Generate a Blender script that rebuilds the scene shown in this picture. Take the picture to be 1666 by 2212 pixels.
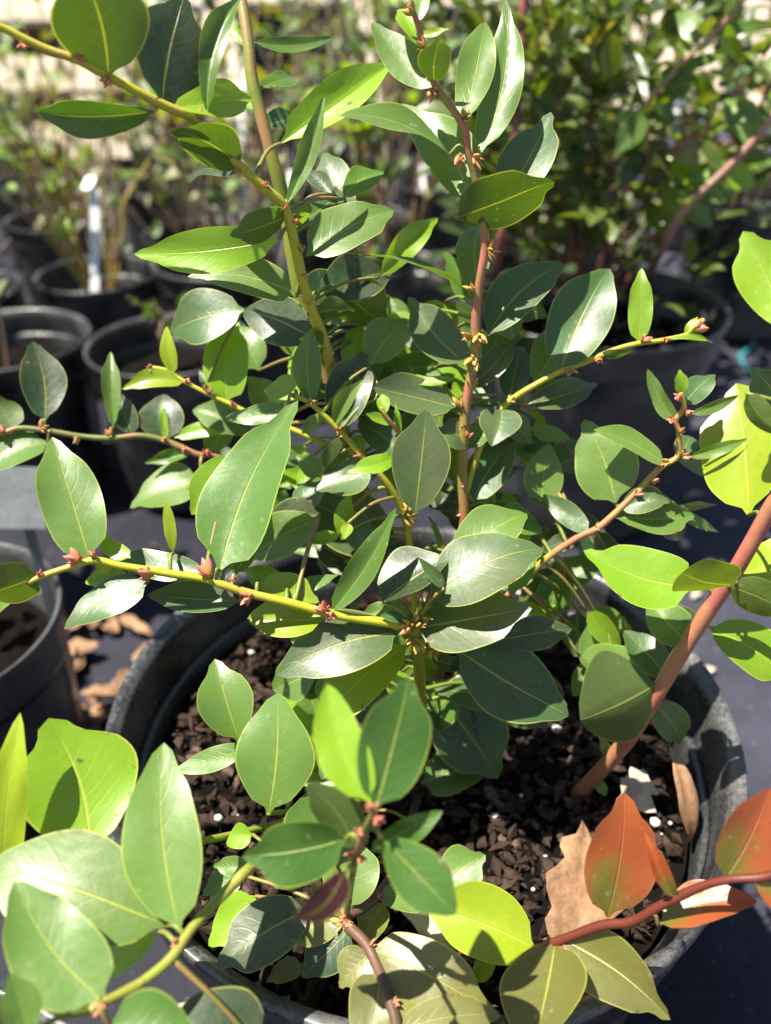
import bpy, bmesh, math, random
from mathutils import Vector, Matrix, noise
for o in list(bpy.data.objects): bpy.data.objects.remove(o)
scn = bpy.context.scene
R = math.radians
# ------------------------------------------------------------------ camera
PITCH = R(34.5); CAMZ = 0.56; FPX = 1746.0; CX, CY = 833.0, 1106.0
cd = bpy.data.cameras.new("camera"); cam = bpy.data.objects.new("camera", cd)
scn.collection.objects.link(cam); scn.camera = cam
cam.location = (0, 0, CAMZ); cam.rotation_euler = (R(90) - PITCH, 0, 0)
cd.sensor_fit = 'HORIZONTAL'; cd.sensor_width = 36.0; cd.lens = 36.0 * FPX / 1666.0
cd.clip_start = 0.01; cd.clip_end = 300
cd.dof.use_dof = True; cd.dof.focus_distance = 0.305; cd.dof.aperture_fstop = 8.5
scn.render.resolution_x = 771; scn.render.resolution_y = 1024
# ------------------------------------------------------------------ world, sun, exposure
SUN = Vector((-0.36, -0.02, 0.92)).normalized()          # towards the sun
w = bpy.data.worlds.new("World"); scn.world = w; w.use_nodes = True
nt = w.node_tree; bg = nt.nodes["Background"]
sky = nt.nodes.new("ShaderNodeTexSky"); sky.sky_type = 'NISHITA'; sky.sun_disc = False
sky.sun_elevation = math.asin(SUN.z); sky.sun_rotation = math.atan2(SUN.x, SUN.y)
nt.links.new(sky.outputs[0], bg.inputs[0]); bg.inputs[1].default_value = 0.05
sl = bpy.data.lights.new("sun", 'SUN'); sl.energy = 5.0; sl.angle = R(0.53); sl.color = (1.0, 0.94, 0.82)
so = bpy.data.objects.new("sun", sl); scn.collection.objects.link(so)
so.rotation_euler = SUN.to_track_quat('Z', 'Y').to_euler(); so.location = (-2, 2, 4)
vs = scn.view_settings; vs.view_transform = 'Standard'; vs.look = 'None'; vs.gamma = 1.0
vs.exposure = 1.45; vs.use_curve_mapping = False
scn.cycles.max_bounces = 8; scn.cycles.transmission_bounces = 4; scn.cycles.transparent_max_bounces = 6
rng = random.Random(11)
COL = scn.collection
AX = Vector((0, math.cos(PITCH), -math.sin(PITCH))); UPV = Vector((0, math.sin(PITCH), math.cos(PITCH)))
CAMP = Vector((0, 0, CAMZ))
def at(u, v, z):
    """place seen at photo position (u, v) (1666-wide photo), z metres along the viewing axis"""
    return CAMP + z * (AX + Vector(((u - CX) / FPX, 0, 0)) - UPV * ((v - CY) / FPX))
def on_plane(u, v, h):
    d = AX + Vector(((u - CX) / FPX, 0, 0)) - UPV * ((v - CY) / FPX)
    return CAMP + d * ((h - CAMZ) / d.z)
# ------------------------------------------------------------------ helpers
def tag(o, label=None, cat=None, group=None, kind=None):
    if label: o["label"] = label
    if cat: o["category"] = cat
    if group: o["group"] = group
    if kind: o["kind"] = kind
    return o
def empty(name, loc=(0, 0, 0)):
    o = bpy.data.objects.new(name, None); o.empty_display_size = 0.02; COL.objects.link(o); o.location = loc; return o
def obj(name, me, parent=None, mat=None, color=None, loc=None, rot=None, scale=None):
    o = bpy.data.objects.new(name, me); COL.objects.link(o)
    if mat is not None and not me.materials: me.materials.append(mat)
    if parent is not None: o.parent = parent
    if color: o.color = color
    if loc is not None: o.location = loc
    if rot is not None: o.rotation_euler = rot
    if scale is not None: o.scale = scale
    return o
def child_world(o, parent, M):
    """give a child object the world matrix M; parents are plain translations"""
    o.parent = parent; p = parent; off = Vector((0, 0, 0))
    while p is not None: off += p.location; p = p.parent
    o.matrix_local = Matrix.Translation(-off) @ M
def mesh(name, vs_, fs, uv=None, smooth=True):
    me = bpy.data.meshes.new(name); me.from_pydata(vs_, [], fs)
    if uv:
        ul = me.uv_layers.new(name="UVMap")
        for l in me.loops: ul.data[l.index].uv = uv[l.vertex_index]
    if smooth: me.polygons.foreach_set("use_smooth", [True] * len(me.polygons))
    me.update(); return me
class N:
    """small node helper"""
    def __init__(s, name):
        s.m = bpy.data.materials.new(name); s.m.use_nodes = True; s.t = s.m.node_tree
        s.b = s.t.nodes["Principled BSDF"]; s.out = s.t.nodes["Material Output"]
    def n(s, typ, **k):
        x = s.t.nodes.new(typ)
        for a, v in k.items(): setattr(x, a, v)
        return x
    def l(s, a, b): s.t.links.new(a, b)
    def math(s, op, a, b=None, c=None, clamp=False):
        x = s.n("ShaderNodeMath", operation=op); x.use_clamp = clamp
        for i, v in enumerate((a, b, c)):
            if v is None: continue
            if isinstance(v, (int, float)): x.inputs[i].default_value = v
            else: s.l(v, x.inputs[i])
        return x.outputs[0]
    def mix(s, f, a, b, blend='MIX'):
        x = s.n("ShaderNodeMix", data_type='RGBA', blend_type=blend)
        for i, v in ((0, f), (6, a), (7, b)):
            if isinstance(v, (int, float)): x.inputs[i].default_value = v
            elif isinstance(v, tuple): x.inputs[i].default_value = v if len(v) == 4 else (*v, 1)
            else: s.l(v, x.inputs[i])
        return x.outputs[2]
    def noise(s, scale, detail=3, rough=.55, vec=None):
        x = s.n("ShaderNodeTexNoise"); x.inputs["Scale"].default_value = scale
        x.inputs["Detail"].default_value = detail; x.inputs["Roughness"].default_value = rough
        if vec is not None: s.l(vec, x.inputs["Vector"])
        return x.outputs["Fac"]
    def ramp(s, f, lo, hi):
        x = s.n("ShaderNodeMapRange", interpolation_type='SMOOTHSTEP'); s.l(f, x.inputs[0])
        x.inputs[1].default_value = lo; x.inputs[2].default_value = hi
        return x.outputs[0]
    def bump(s, h, strength=.3, dist=.001):
        x = s.n("ShaderNodeBump"); x.inputs["Strength"].default_value = strength; x.inputs["Distance"].default_value = dist
        s.l(h, x.inputs["Height"]); s.l(x.outputs[0], s.b.inputs["Normal"]); return x.outputs[0]
    def obco(s): return s.n("ShaderNodeTexCoord").outputs["Object"]
# ------------------------------------------------------------------ materials
def leaf_material(name, red=False):
    k = N(name); oi = k.n("ShaderNodeObjectInfo"); uv = k.n("ShaderNodeTexCoord").outputs["UV"]
    sep = k.n("ShaderNodeSeparateXYZ"); k.l(uv, sep.inputs[0]); t, s = sep.outputs[0], sep.outputs[1]
    a = k.math('ABSOLUTE', k.math('SUBTRACT', k.math('MULTIPLY', s, 2.0), 1.0))
    oc = k.obco()
    big = k.noise(55, 3, .6, oc); fine = k.noise(420, 4, .65, oc)
    base = oi.outputs["Color"]; mott = oi.outputs["Alpha"]
    if red:
        g = k.ramp(k.math('ADD', k.math('ADD', t, k.math('MULTIPLY', k.math('SUBTRACT', big, .5), 1.6)), k.math('ADD', k.math('MULTIPLY', a, .22), k.math('MULTIPLY', k.math('SUBTRACT', k.noise(150, 4, .7, oc), .5), .9))), .15, .75)
        base = k.mix(g, base, (.36, .085, .022))
    base = k.mix(k.math('MULTIPLY', big, .40), base, k.mix(1.0, base, (.62, .66, .62), 'MULTIPLY'))
    # bronze / bluish mottling on old leaves (alpha = how much)
    mk = k.math('MULTIPLY', k.ramp(k.math('ADD', k.math('MULTIPLY', big, .55), k.math('MULTIPLY', fine, .45)), .42, .58), mott)
    base = k.mix(k.math('MULTIPLY', mk, .75), base, (.150, .115, .070))
    # side veins, midrib, margin
    ph = k.math('ADD', k.math('MULTIPLY', t, 46.0), k.math('MULTIPLY', a, -13.0))
    wv = k.math('ADD', k.math('SINE', k.math('ADD', ph, k.math('MULTIPLY', big, 5.0))), 0.0)
    vein = k.math('MULTIPLY', k.ramp(wv, .80, 1.0), k.math('SUBTRACT', 1.0, a))
    rib = k.math('SUBTRACT', 1.0, k.ramp(k.math('MULTIPLY', a, k.math('ADD', .55, t)), .012, .040))
    edge = k.ramp(k.math('ADD', a, k.math('MULTIPLY', t, .008)), .945, .985)
    lite = k.mix(.72, base, (.50, .52, .09)) if not red else k.mix(.6, base, (.40, .16, .08))
    base = k.mix(k.math('MULTIPLY', vein, .07), base, lite)
    base = k.mix(k.math('MULTIPLY', rib, .75), base, lite)
    base = k.mix(k.math('MULTIPLY', edge, .7), base, lite)
    # few dark specks
    vo = k.n("ShaderNodeTexVoronoi"); k.l(oc, vo.inputs["Vector"]); vo.inputs["Scale"].default_value = 75
    sp = k.math('MULTIPLY', k.math('SUBTRACT', 1.0, k.ramp(vo.outputs["Distance"], .05, .13)), k.ramp(big, .53, .60))
    base = k.mix(k.math('MULTIPLY', sp, .7), base, (.05, .02, .03))
    rnd = oi.outputs["Random"]; shift = k.n("ShaderNodeVectorMath", operation='ADD'); k.l(oc, shift.inputs[0]); k.l(rnd, shift.inputs[1])
    patch = k.noise(110, 3, .6, shift.outputs[0])
    base = k.mix(k.math('MULTIPLY', k.ramp(patch, .50, .72), .30), base, k.mix(1.0, base, (1.35, 1.18, .75), 'MULTIPLY'))
    wear = k.math('MULTIPLY', k.ramp(a, .80, .98), k.ramp(patch, .60, .68))
    base = k.mix(k.math('MULTIPLY', wear, .75), base, (.13, .075, .035))
    v2 = k.n("ShaderNodeTexVoronoi"); k.l(shift.outputs[0], v2.inputs["Vector"]); v2.inputs["Scale"].default_value = 210
    wsp = k.math('MULTIPLY', k.math('SUBTRACT', 1.0, k.ramp(v2.outputs["Distance"], .08, .22)), k.ramp(patch, .52, .62))
    base = k.mix(k.math('MULTIPLY', wsp, .30), base, (.42, .45, .38))
    gb = k.n("ShaderNodeNewGeometry").outputs["Backfacing"]
    under = k.mix(.45, base, (.10, .14, .035)) if not red else base
    col = k.mix(gb, base, under)
    k.l(col, k.b.inputs["Base Color"])
    rough = k.math('ADD', k.math('ADD', k.math('ADD', .27, k.math('MULTIPLY', big, .12)), k.math('MULTIPLY', fine, .14)), k.math('MULTIPLY', gb, .22))
    k.l(rough, k.b.inputs["Roughness"]); k.b.inputs["Specular IOR Level"].default_value = .85
    h = k.math('SUBTRACT', k.math('ADD', k.math('MULTIPLY', fine, .20), k.math('MULTIPLY', big, .8)), k.math('ADD', k.math('MULTIPLY', vein, .08), k.math('MULTIPLY', rib, .4)))
    bn = k.bump(h, .60, .0008)
    tr = k.n("ShaderNodeBsdfTranslucent"); k.l(k.mix(1.0, k.mix(gb, base, base), (1.9, 1.75, .40) if not red else (1.5, 1.1, .6), 'MULTIPLY'), tr.inputs[0])
    ms = k.n("ShaderNodeMixShader"); ms.inputs[0].default_value = .36
    k.l(k.b.outputs[0], ms.inputs[1]); k.l(tr.outputs[0], ms.inputs[2]); k.l(ms.outputs[0], k.out.inputs[0])
    return k.m
LEAF = leaf_material("leaf"); LEAFR = leaf_material("leaf_reddened", True)
def stem_material():
    k = N("stem"); oi = k.n("ShaderNodeObjectInfo").outputs; oc = k.obco()
    n1 = k.noise(38, 3, .6, oc); n2 = k.noise(600, 3, .6, oc)
    pink = k.mix(oi["Alpha"], oi["Color"], (.42, .13, .10))
    base = k.mix(k.ramp(n1, .44, .60), oi["Color"], pink)
    base = k.mix(k.math('MULTIPLY', n2, .35), base, k.mix(1.0, base, (.45, .42, .38), 'MULTIPLY'))
    k.l(base, k.b.inputs["Base Color"]); k.b.inputs["Roughness"].default_value = .48
    k.b.inputs["Subsurface Weight"].default_value = 0.0
    k.bump(k.math('ADD', n1, k.math('MULTIPLY', n2, .4)), .35, .0008); return k.m
STEM = stem_material()
def bud_material():
    k = N("bud"); oi = k.n("ShaderNodeObjectInfo").outputs; uv = k.n("ShaderNodeTexCoord").outputs["UV"]
    sep = k.n("ShaderNodeSeparateXYZ"); k.l(uv, sep.inputs[0])
    base = k.mix(k.ramp(sep.outputs[0], .15, .85), oi["Color"], k.mix(oi["Alpha"], (.60, .46, .08), (.72, .26, .19)))
    base = k.mix(k.math('MULTIPLY', k.noise(700, 3, .6, k.obco()), .5), base, k.mix(1.0, base, (.55, .4, .35), 'MULTIPLY'))
    k.l(base, k.b.inputs["Base Color"]); k.b.inputs["Roughness"].default_value = .5
    tr = k.n("ShaderNodeBsdfTranslucent"); k.l(base, tr.inputs[0])
    ms = k.n("ShaderNodeMixShader"); ms.inputs[0].default_value = .25
    k.l(k.b.outputs[0], ms.inputs[1]); k.l(tr.outputs[0], ms.inputs[2]); k.l(ms.outputs[0], k.out.inputs[0])
    return k.m
BUD = bud_material()
def plastic_material():
    k = N("black_plastic"); oc = k.obco(); n1 = k.noise(16, 2, .5, oc); n2 = k.noise(420, 4, .7, oc)
    dust = k.ramp(k.math('ADD', k.math('MULTIPLY', n1, .6), k.math('MULTIPLY', n2, .4)), .40, .66)
    base = k.mix(k.math('MULTIPLY', dust, .5), (.018, .019, .021), (.13, .128, .124))
    mp = k.n("ShaderNodeMapping"); mp.inputs["Scale"].default_value = (30, 30, 900); k.l(oc, mp.inputs[0])
    st = k.noise(1.0, 2, .5, mp.outputs[0])
    k.l(base, k.b.inputs["Base Color"]); k.l(k.math('ADD', .24, k.math('MULTIPLY', dust, .30)), k.b.inputs["Roughness"])
    k.b.inputs["Specular IOR Level"].default_value = .7
    k.bump(k.math('ADD', k.math('MULTIPLY', n2, .5), k.math('MULTIPLY', st, .6)), .25, .0008); return k.m
PLASTIC = plastic_material(); RIMP = PLASTIC.copy(); RIMP.name = 'worn_rim_plastic'
for n_ in RIMP.node_tree.nodes:
    if n_.type == 'MIX' and abs(n_.inputs[7].default_value[0] - .13) < 1e-3: n_.inputs[7].default_value = (.22, .216, .208, 1)
def simple(name, c1, c2, scale, rough=.8, bump=.4, dist=.002, spec=.4, lo=.35, hi=.65):
    k = N(name); oc = k.obco(); n1 = k.noise(scale, 5, .65, oc); n2 = k.noise(scale * 7, 4, .65, oc)
    k.l(k.mix(k.ramp(k.math('ADD', k.math('MULTIPLY', n1, .65), k.math('MULTIPLY', n2, .35)), lo, hi), c1, c2), k.b.inputs["Base Color"])
    k.b.inputs["Roughness"].default_value = rough; k.b.inputs["Specular IOR Level"].default_value = spec
    k.bump(k.math('ADD', n1, n2), bump, dist); return k.m
SOIL = simple("soil", (.004, .003, .003), (.018, .012, .009), 160, .95, 1.0, .008, .15)
BARK = simple("bark", (.03, .018, .014), (.27, .18, .14), 30, .85, .6, .002, .2)
PERL = simple("perlite", (.55, .53, .50), (.82, .80, .76), 400, .8, .5, .001)
DRY = simple("dry_leaf", (.13, .065, .035), (.33, .19, .10), 40, .7, .5, .001)
DRYP = simple("pale_dry_leaf", (.30, .24, .17), (.55, .47, .36), 60, .7, .5, .001)
WOOD = simple("weathered_wood", (.30, .24, .18), (.52, .44, .35), 14, .8, .5, .003)
DIRT = simple("dirt", (.32, .26, .20), (.50, .42, .34), 3.5, .95, .8, .02, .1)
WHITE = simple("white_plastic", (.70, .71, .74), (.84, .85, .87), 60, .4, .05, .0003)
GREYTAG = simple("grey_plastic", (.12, .13, .14), (.18, .19, .20), 40, .5, .05, .0003)
TEAL = simple("teal_twine", (.02, .22, .26), (.06, .38, .40), 200, .6, .4, .001)
def cloth_material():
    k = N("ground_cloth"); oc = k.obco()
    mp = k.n("ShaderNodeMapping"); k.l(oc, mp.inputs[0])
    def wave(d, sc):
        x = k.n("ShaderNodeTexWave", bands_direction=d); x.inputs["Scale"].default_value = sc; x.inputs["Distortion"].default_value = .6
        k.l(mp.outputs[0], x.inputs["Vector"]); return x.outputs["Fac"]
    wx, wy = wave('X', 150), wave('Y', 150)
    n1 = k.noise(6, 5, .65, oc); n2 = k.noise(160, 4, .7, oc)
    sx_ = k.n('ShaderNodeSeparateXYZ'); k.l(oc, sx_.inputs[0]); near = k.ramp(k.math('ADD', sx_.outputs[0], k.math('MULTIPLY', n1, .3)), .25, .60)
    base = k.mix(k.math('ADD', k.math('MULTIPLY', k.ramp(n1, .4, .7), .3), k.math('MULTIPLY', near, .7)), (.009, .010, .018), (.052, .052, .074))  # lighter towards the right: the cloth's sunlit side painted into its colour
    base = k.mix(k.math('MULTIPLY', k.ramp(n2, .60, .74), .55), base, (.25, .22, .19))
    k.l(base, k.b.inputs["Base Color"]); k.b.inputs["Roughness"].default_value = .62; k.b.inputs["Specular IOR Level"].default_value = .22
    k.bump(k.math('ADD', k.math('MULTIPLY', k.math('MULTIPLY', wx, wy), .7), k.math('MULTIPLY', n2, .5)), .4, .0012); return k.m
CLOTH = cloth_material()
# ------------------------------------------------------------------ ground
def grid(name, x0, x1, y0, y1, nx, ny, z, amp, sc):
    v = []; f = []
    for j in range(ny + 1):
        for i in range(nx + 1):
            x = x0 + (x1 - x0) * i / nx; y = y0 + (y1 - y0) * j / ny
            v.append((x, y, z + amp * noise.noise((x * sc, y * sc, .3))))
    for j in range(ny):
        for i in range(nx):
            a = j * (nx + 1) + i; f.append((a, a + 1, a + nx + 2, a + nx + 1))
    return mesh(name, v, f)
o = obj("ground", grid("ground", -60, 60, -4, 120, 60, 60, -.02, .01, .5), None, DIRT); tag(o, "pale tan dirt ground beyond the black cloth", "ground", kind="structure")
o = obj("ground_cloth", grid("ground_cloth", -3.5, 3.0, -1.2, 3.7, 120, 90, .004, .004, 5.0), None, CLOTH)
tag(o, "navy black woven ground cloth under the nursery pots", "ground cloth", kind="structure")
# ------------------------------------------------------------------ pots
def lathe(name, prof, n=56, ribs=None):
    v = []; f = []
    for (r, z) in prof:
        for i in range(n):
            a = 2 * math.pi * i / n; rr = r
            if ribs: rr = ribs(r, z, a)
            v.append((rr * math.cos(a), rr * math.sin(a), z))
    for j in range(len(prof) - 1):
        for i in range(n):
            a = j * n + i; b = j * n + (i + 1) % n
            f.append((a, b, b + n, a + n))
    return mesh(name, v, f)
POTS = {}
def pot(x, y, r, h, label, rz=0.0, soil=True, seed=0, group="black nursery pots", drop=.045):
    key = (round(r, 3), round(h, 3))
    if key not in POTS:
        def rb(rr, z, a): return rr + .0022 * max(0, math.cos(a * 14)) ** 6 * (1 if z < h - .05 else 0)
        body = lathe("pot_body", [(.001, .006), (r * .80, .006), (r * .815, .012), (r * .87, h * .45), (r * .90, h * .62), (r * .905, h * .63), (r * .935, h - .034), (r * .935, h - .03),
                                  (r * .915, h - .034), (r * .875, h * .55), (r * .80, .03), (.001, .028)], 112, rb)
        rim = lathe("pot_rim", [(r * .938, h - .038), (r * .968, h - .038), (r * .975, h - .034), (r * .978, h - .010), (r * .998, h - .0075), (r * 1.004, h - .004), (r * 1.002, h - .001), (r * .994, h),
                                (r * .975, h - .0015), (r * .957, h - .004), (r * .950, h - .010), (r * .940, h - .0285), (r * .9375, h - .034), (r * .938, h - .038)], 96)
        POTS[key] = (body, rim)
    body, rim = POTS[key]
    p = empty("nursery_pot", (x, y, .008)); tag(p, label, "pot", group); p.rotation_euler = (0, 0, rz)
    obj("body", body, p, PLASTIC); obj("rim", rim, p, RIMP)
    s = None
    if soil:
        n = 40; rr = random.Random(seed); v = [(0, 0, 0)]; f = []; zs = h - drop
        rs = r * .895; rings = 16
        for j in range(1, rings + 1):
            for i in range(n):
                a = 2 * math.pi * i / n; q = rs * j / rings
                v.append((q * math.cos(a), q * math.sin(a), .007 * noise.noise((q * math.cos(a) * 40 + seed, q * math.sin(a) * 40, 0)) + .004 * noise.noise((q * math.cos(a) * 130, q * math.sin(a) * 130, seed))))
        for i in range(n): f.append((0, 1 + i, 1 + (i + 1) % n))
        for j in range(rings - 1):
            for i in range(n):
                a = 1 + j * n + i; b = 1 + j * n + (i + 1) % n; f.append((a, a + n, b + n, b))
        s = obj("potting_soil", mesh("potting_soil", v, f), None, SOIL, loc=(x, y, zs + .008))
        tag(s, "dark potting soil filling the " + label, "soil", group and "soil in " + group)
    return p, s
CHIPS = []
for q in range(6):
    rr = random.Random(q + 70); bm = bmesh.new(); bmesh.ops.create_icosphere(bm, subdivisions=1, radius=1)
    sx, sy, sz = 1.0, rr.uniform(.3, .75), rr.uniform(.16, .4)
    for v_ in bm.verts:
        v_.co = Vector((v_.co.x * sx, v_.co.y * sy, v_.co.z * sz)) * (1 + rr.uniform(-.28, .28))
    me = bpy.data.meshes.new("bark_chip"); bm.to_mesh(me); bm.free(); me.materials.append(BARK); CHIPS.append(me)
BEADS = []
for q in range(3):
    rr = random.Random(q + 90); bm = bmesh.new(); bmesh.ops.create_icosphere(bm, subdivisions=1, radius=1)
    for v_ in bm.verts: v_.co *= 1 + rr.uniform(-.2, .2)
    me = bpy.data.meshes.new("perlite_bead"); bm.to_mesh(me); bm.free(); me.materials.append(PERL); me.polygons.foreach_set("use_smooth", [True] * len(me.polygons)); BEADS.append(me)
def litter(soil, rad, nchip, nbead, seed, cs=(.0025, .0085)):
    rr = random.Random(seed)
    for i in range(nchip + nbead):
        a = rr.uniform(0, 6.283); q = rad * math.sqrt(rr.random())
        if i < nchip:
            s_ = rr.uniform(*cs); o_ = obj("bark_chip", rr.choice(CHIPS), soil, scale=(s_, s_, s_))
            o_.location = (q * math.cos(a), q * math.sin(a), rr.uniform(.000, .006)); o_.rotation_euler = (rr.uniform(-.7, .7), rr.uniform(-.7, .7), rr.uniform(0, 6.28))
        else:
            s_ = .0006 + .0022 * rr.random() ** 2.5; o_ = obj("perlite_bead", rr.choice(BEADS), soil, scale=(s_, s_, s_ * .9))
            o_.location = (q * math.cos(a), q * math.sin(a), rr.uniform(.004, .007))
# ------------------------------------------------------------------ leaves, stems, buds
# kinds: base colour (linear) + mottling
KIND = {
    'm': ((.056, .138, .038), .35),    # mature blue green
    'b': ((.084, .150, .050), .35),    # mature, bronzed and mottled
    'g': ((.090, .195, .024), .12),    # fresh mid green
    'p': ((.128, .235, .042), .10),    # pale green
    'y': ((.205, .370, .012), .00),    # young yellow green
    'Y': ((.270, .370, .009), .00),    # bright yellow
    'o': ((.215, .225, .058), .35),    # olive / khaki
    'd': ((.026, .070, .028), .35),    # dark green
    'u': ((.052, .115, .008), .05),    # underside towards us, mid green
    'U': ((.100, .170, .010), .05),    # underside towards us, yellower
    'r': ((.170, .180, .026), .00),    # reddened
    'q': ((.140, .150, .032), .35),    # olive green, darker
    'f': ((.055, .140, .016), .05),    # deep fresh green
    'x': ((.045, .006, .016), .00),    # purple bud leaf
}
PROFILES = {}
def leaf_profile(t, a, tipw):
    b = math.sin(math.pi * min(1, t) ** a) ** .70 if 0 < t < 1 else 0
    if t > .74: b *= 1 - .30 * math.sin(math.pi * (t - .74) / .26) ** 1.5 * tipw
    if t < .10: b = max(b * (t / .10) ** 1.3, .035)
    return max(b, .006)
def leaf_mesh(L, W, seed, fold=.18, bow=.05, curl=.0, nt_=18, ns=8, thick=0):
    rr = random.Random(seed); a = rr.uniform(.72, 1.08); tipw = rr.uniform(.0, 1.5)
    tw = rr.uniform(-.32, .32); side = rr.uniform(-.075, .075); ph = rr.uniform(0, 6); wav = rr.uniform(.010, .034); droop = rr.uniform(-.02, .10)
    v = []; uv = []; f = []
    for i in range(nt_ + 1):
        t = i / nt_
        hw = W * .5 * leaf_profile(t, a, tipw) * (1 + .035 * math.sin(t * 9 + ph))
        cx = side * L * math.sin(math.pi * t)
        for j in range(ns + 1):
            s = -1 + 2 * j / ns
            z = bow * L * 4 * t * (1 - t) + fold * abs(s) ** 1.15 * hw - curl * hw * s * s * s * s + tw * s * hw * (t - .35) * 2 + wav * L * math.sin(t * 8 + ph + s) * s * s * math.sin(math.pi * t) - droop * L * max(0, t - .7) ** 2 * 6
            v.append((t * L, cx + hw * s * (1 - .10 * abs(s) * abs(fold)), z)); uv.append((t, (s + 1) / 2))
    for i in range(nt_):
        for j in range(ns):
            q = i * (ns + 1) + j; f.append((q, q + ns + 1, q + ns + 2, q + 1))
    f = [tuple(reversed(x)) for x in f]
    me = mesh("leaf", v, f, uv); return me
def fixnormals(me):
    # faces must point to +z (upper side of the leaf)
    if sum(p.normal.z for p in me.polygons) < 0:
        me.flip_normals()
    return me
def frame(base, tip, want):
    x = (tip - base).normalized(); n = want - x * want.dot(x)
    if n.length < 1e-4: n = Vector((0, 0, 1)).cross(x)
    n.normalize(); y = n.cross(x)
    return Matrix((( x.x, y.x, n.x, base.x), (x.y, y.y, n.y, base.y), (x.z, y.z, n.z, base.z), (0, 0, 0, 1)))
def add_leaf(parent, base, tip, w_app, kind, seed, k=.35, roll=0, fold=None, bow=None, curl=0, name="leaf"):
    rr = random.Random(seed * 7 + 3)
    mid = (base + tip) * .5; to = (CAMP - mid).normalized(); under = kind in 'uU'
    ax = (tip - base).normalized()
    up = Vector((0, 0, 1))
    want = (-to * .62 + up * .38) if under else to * (1 - k) + (up * .45 + SUN * .55) * k
    want = want - ax * want.dot(ax)
    if want.length < 1e-4: want = to
    want.normalize()
    if roll: want = Matrix.Rotation(R(roll), 3, ax) @ want
    tp = to - ax * to.dot(ax); cosr = max(.4, abs(want.dot(tp.normalized()))) if tp.length > 1e-4 else 1
    L = (tip - base).length; La = L * max(.25, math.sqrt(max(0.0, 1 - ax.dot(to) ** 2)))
    W = min(1.08 * w_app * La / cosr, L * 1.15 if w_app < 1.0 else 9)
    if fold is None: fold = rr.uniform(.10, .34)
    if bow is None: bow = rr.uniform(-.05, .10)
    if under: bow = -bow
    me = fixnormals(leaf_mesh(L, W, seed, fold, bow, curl))
    c, mt = KIND[kind]; j = rr.uniform(.86, 1.14); jg = rr.uniform(.94, 1.06)
    o_ = obj(name, me, None, LEAFR if kind == 'r' else LEAF, (c[0] * j * jg, c[1] * j, c[2] * j, mt * rr.uniform(.6, 1.2)))
    child_world(o_, parent, frame(base, tip, want)); return o_
def catmull(P, sub=5):
    out = []
    for i in range(len(P) - 1):
        p0 = P[max(0, i - 1)]; p1 = P[i]; p2 = P[i + 1]; p3 = P[min(len(P) - 1, i + 2)]
        for q in range(sub):
            t = q / sub
            out.append(.5 * ((2 * p1) + (p2 - p0) * t + (2 * p0 - 5 * p1 + 4 * p2 - p3) * t * t + (3 * p1 - p0 - 3 * p2 + p3) * t ** 3))
    out.append(P[-1].copy()); return out
def tube(name, P, r0, r1, n=9, bumpy=.08, seed=0, org=Vector((0, 0, 0))):
    v = []; f = []; uv = []; m = len(P); nrm = None
    for i, p in enumerate(P):
        d = (P[min(i + 1, m - 1)] - P[max(i - 1, 0)]).normalized()
        if nrm is None: nrm = d.orthogonal().normalized()
        nrm = (nrm - d * nrm.dot(d)).normalized(); b = d.cross(nrm); t = i / (m - 1)
        r = (r0 + (r1 - r0) * t) * (1 + bumpy * noise.noise((t * 14, seed * 3.1, .2)))
        for j in range(n):
            a = 2 * math.pi * j / n; q = p + (nrm * math.cos(a) + b * math.sin(a)) * r - org; v.append(tuple(q)); uv.append((t, j / n))
    for i in range(m - 1):
        for j in range(n):
            a = i * n + j; b_ = i * n + (j + 1) % n; f.append((a, b_, b_ + n, a + n))
    f.append(tuple(range(n - 1, -1, -1))); f.append(tuple(range((m - 1) * n, m * n)))
    return mesh(name, v, f, uv)
BUDS = []
for q in range(5):
    rr = random.Random(q + 33); v = []; f = []; uv = []
    for sidx in range(rr.randint(6, 9)):
        az = sidx * 2.4 + rr.uniform(-.3, .3); el = rr.uniform(.55, 1.45); Ln = rr.uniform(.6, 1.05); wd = Ln * rr.uniform(.17, .30)
        d = Vector((math.cos(az) * math.cos(el), math.sin(az) * math.cos(el), math.sin(el))); sd = d.orthogonal().normalized(); b = d.cross(sd)
        o0 = len(v); nn = 6
        for i in range(6):
            t = i / 5; r = wd * (math.sin(math.pi * min(.98, .12 + t * .88)) ** .8)
            for j in range(nn):
                a = 2 * math.pi * j / nn
                p = d * (Ln * t) + sd * math.cos(a) * r + b * math.sin(a) * r * .55; v.append(tuple(p)); uv.append((t, j / nn))
        for i in range(5):
            for j in range(nn):
                a = o0 + i * nn + j; c_ = o0 + i * nn + (j + 1) % nn; f.append((a, c_, c_ + nn, a + nn))
    me = mesh("bud_cluster", v, f, uv); me.materials.append(BUD); BUDS.append(me)
BUDC = {'p': (.60, .44, .10, 1.0), 'y': (.45, .42, .08, .35), 'g': (.12, .15, .03, .05), 'r': (.60, .30, .10, 1.0), 'b': (.34, .22, .06, .6)}
def add_bud(parent, p, size, c, seed, d=None):
    rr = random.Random(seed); me = BUDS[seed % 5]
    d = d or Vector((rr.uniform(-1, 1), rr.uniform(-1, .3), rr.uniform(0, 1)))
    q = d.normalized().to_track_quat('Z', 'Y').to_matrix().to_4x4()
    o_ = obj("bud_cluster", me, None, None, BUDC[c])
    child_world(o_, parent, Matrix.Translation(p) @ q @ Matrix.Rotation(rr.uniform(0, 6.3), 4, 'Z') @ Matrix.Scale(size, 4)); return o_
PX = 1 / FPX
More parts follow.
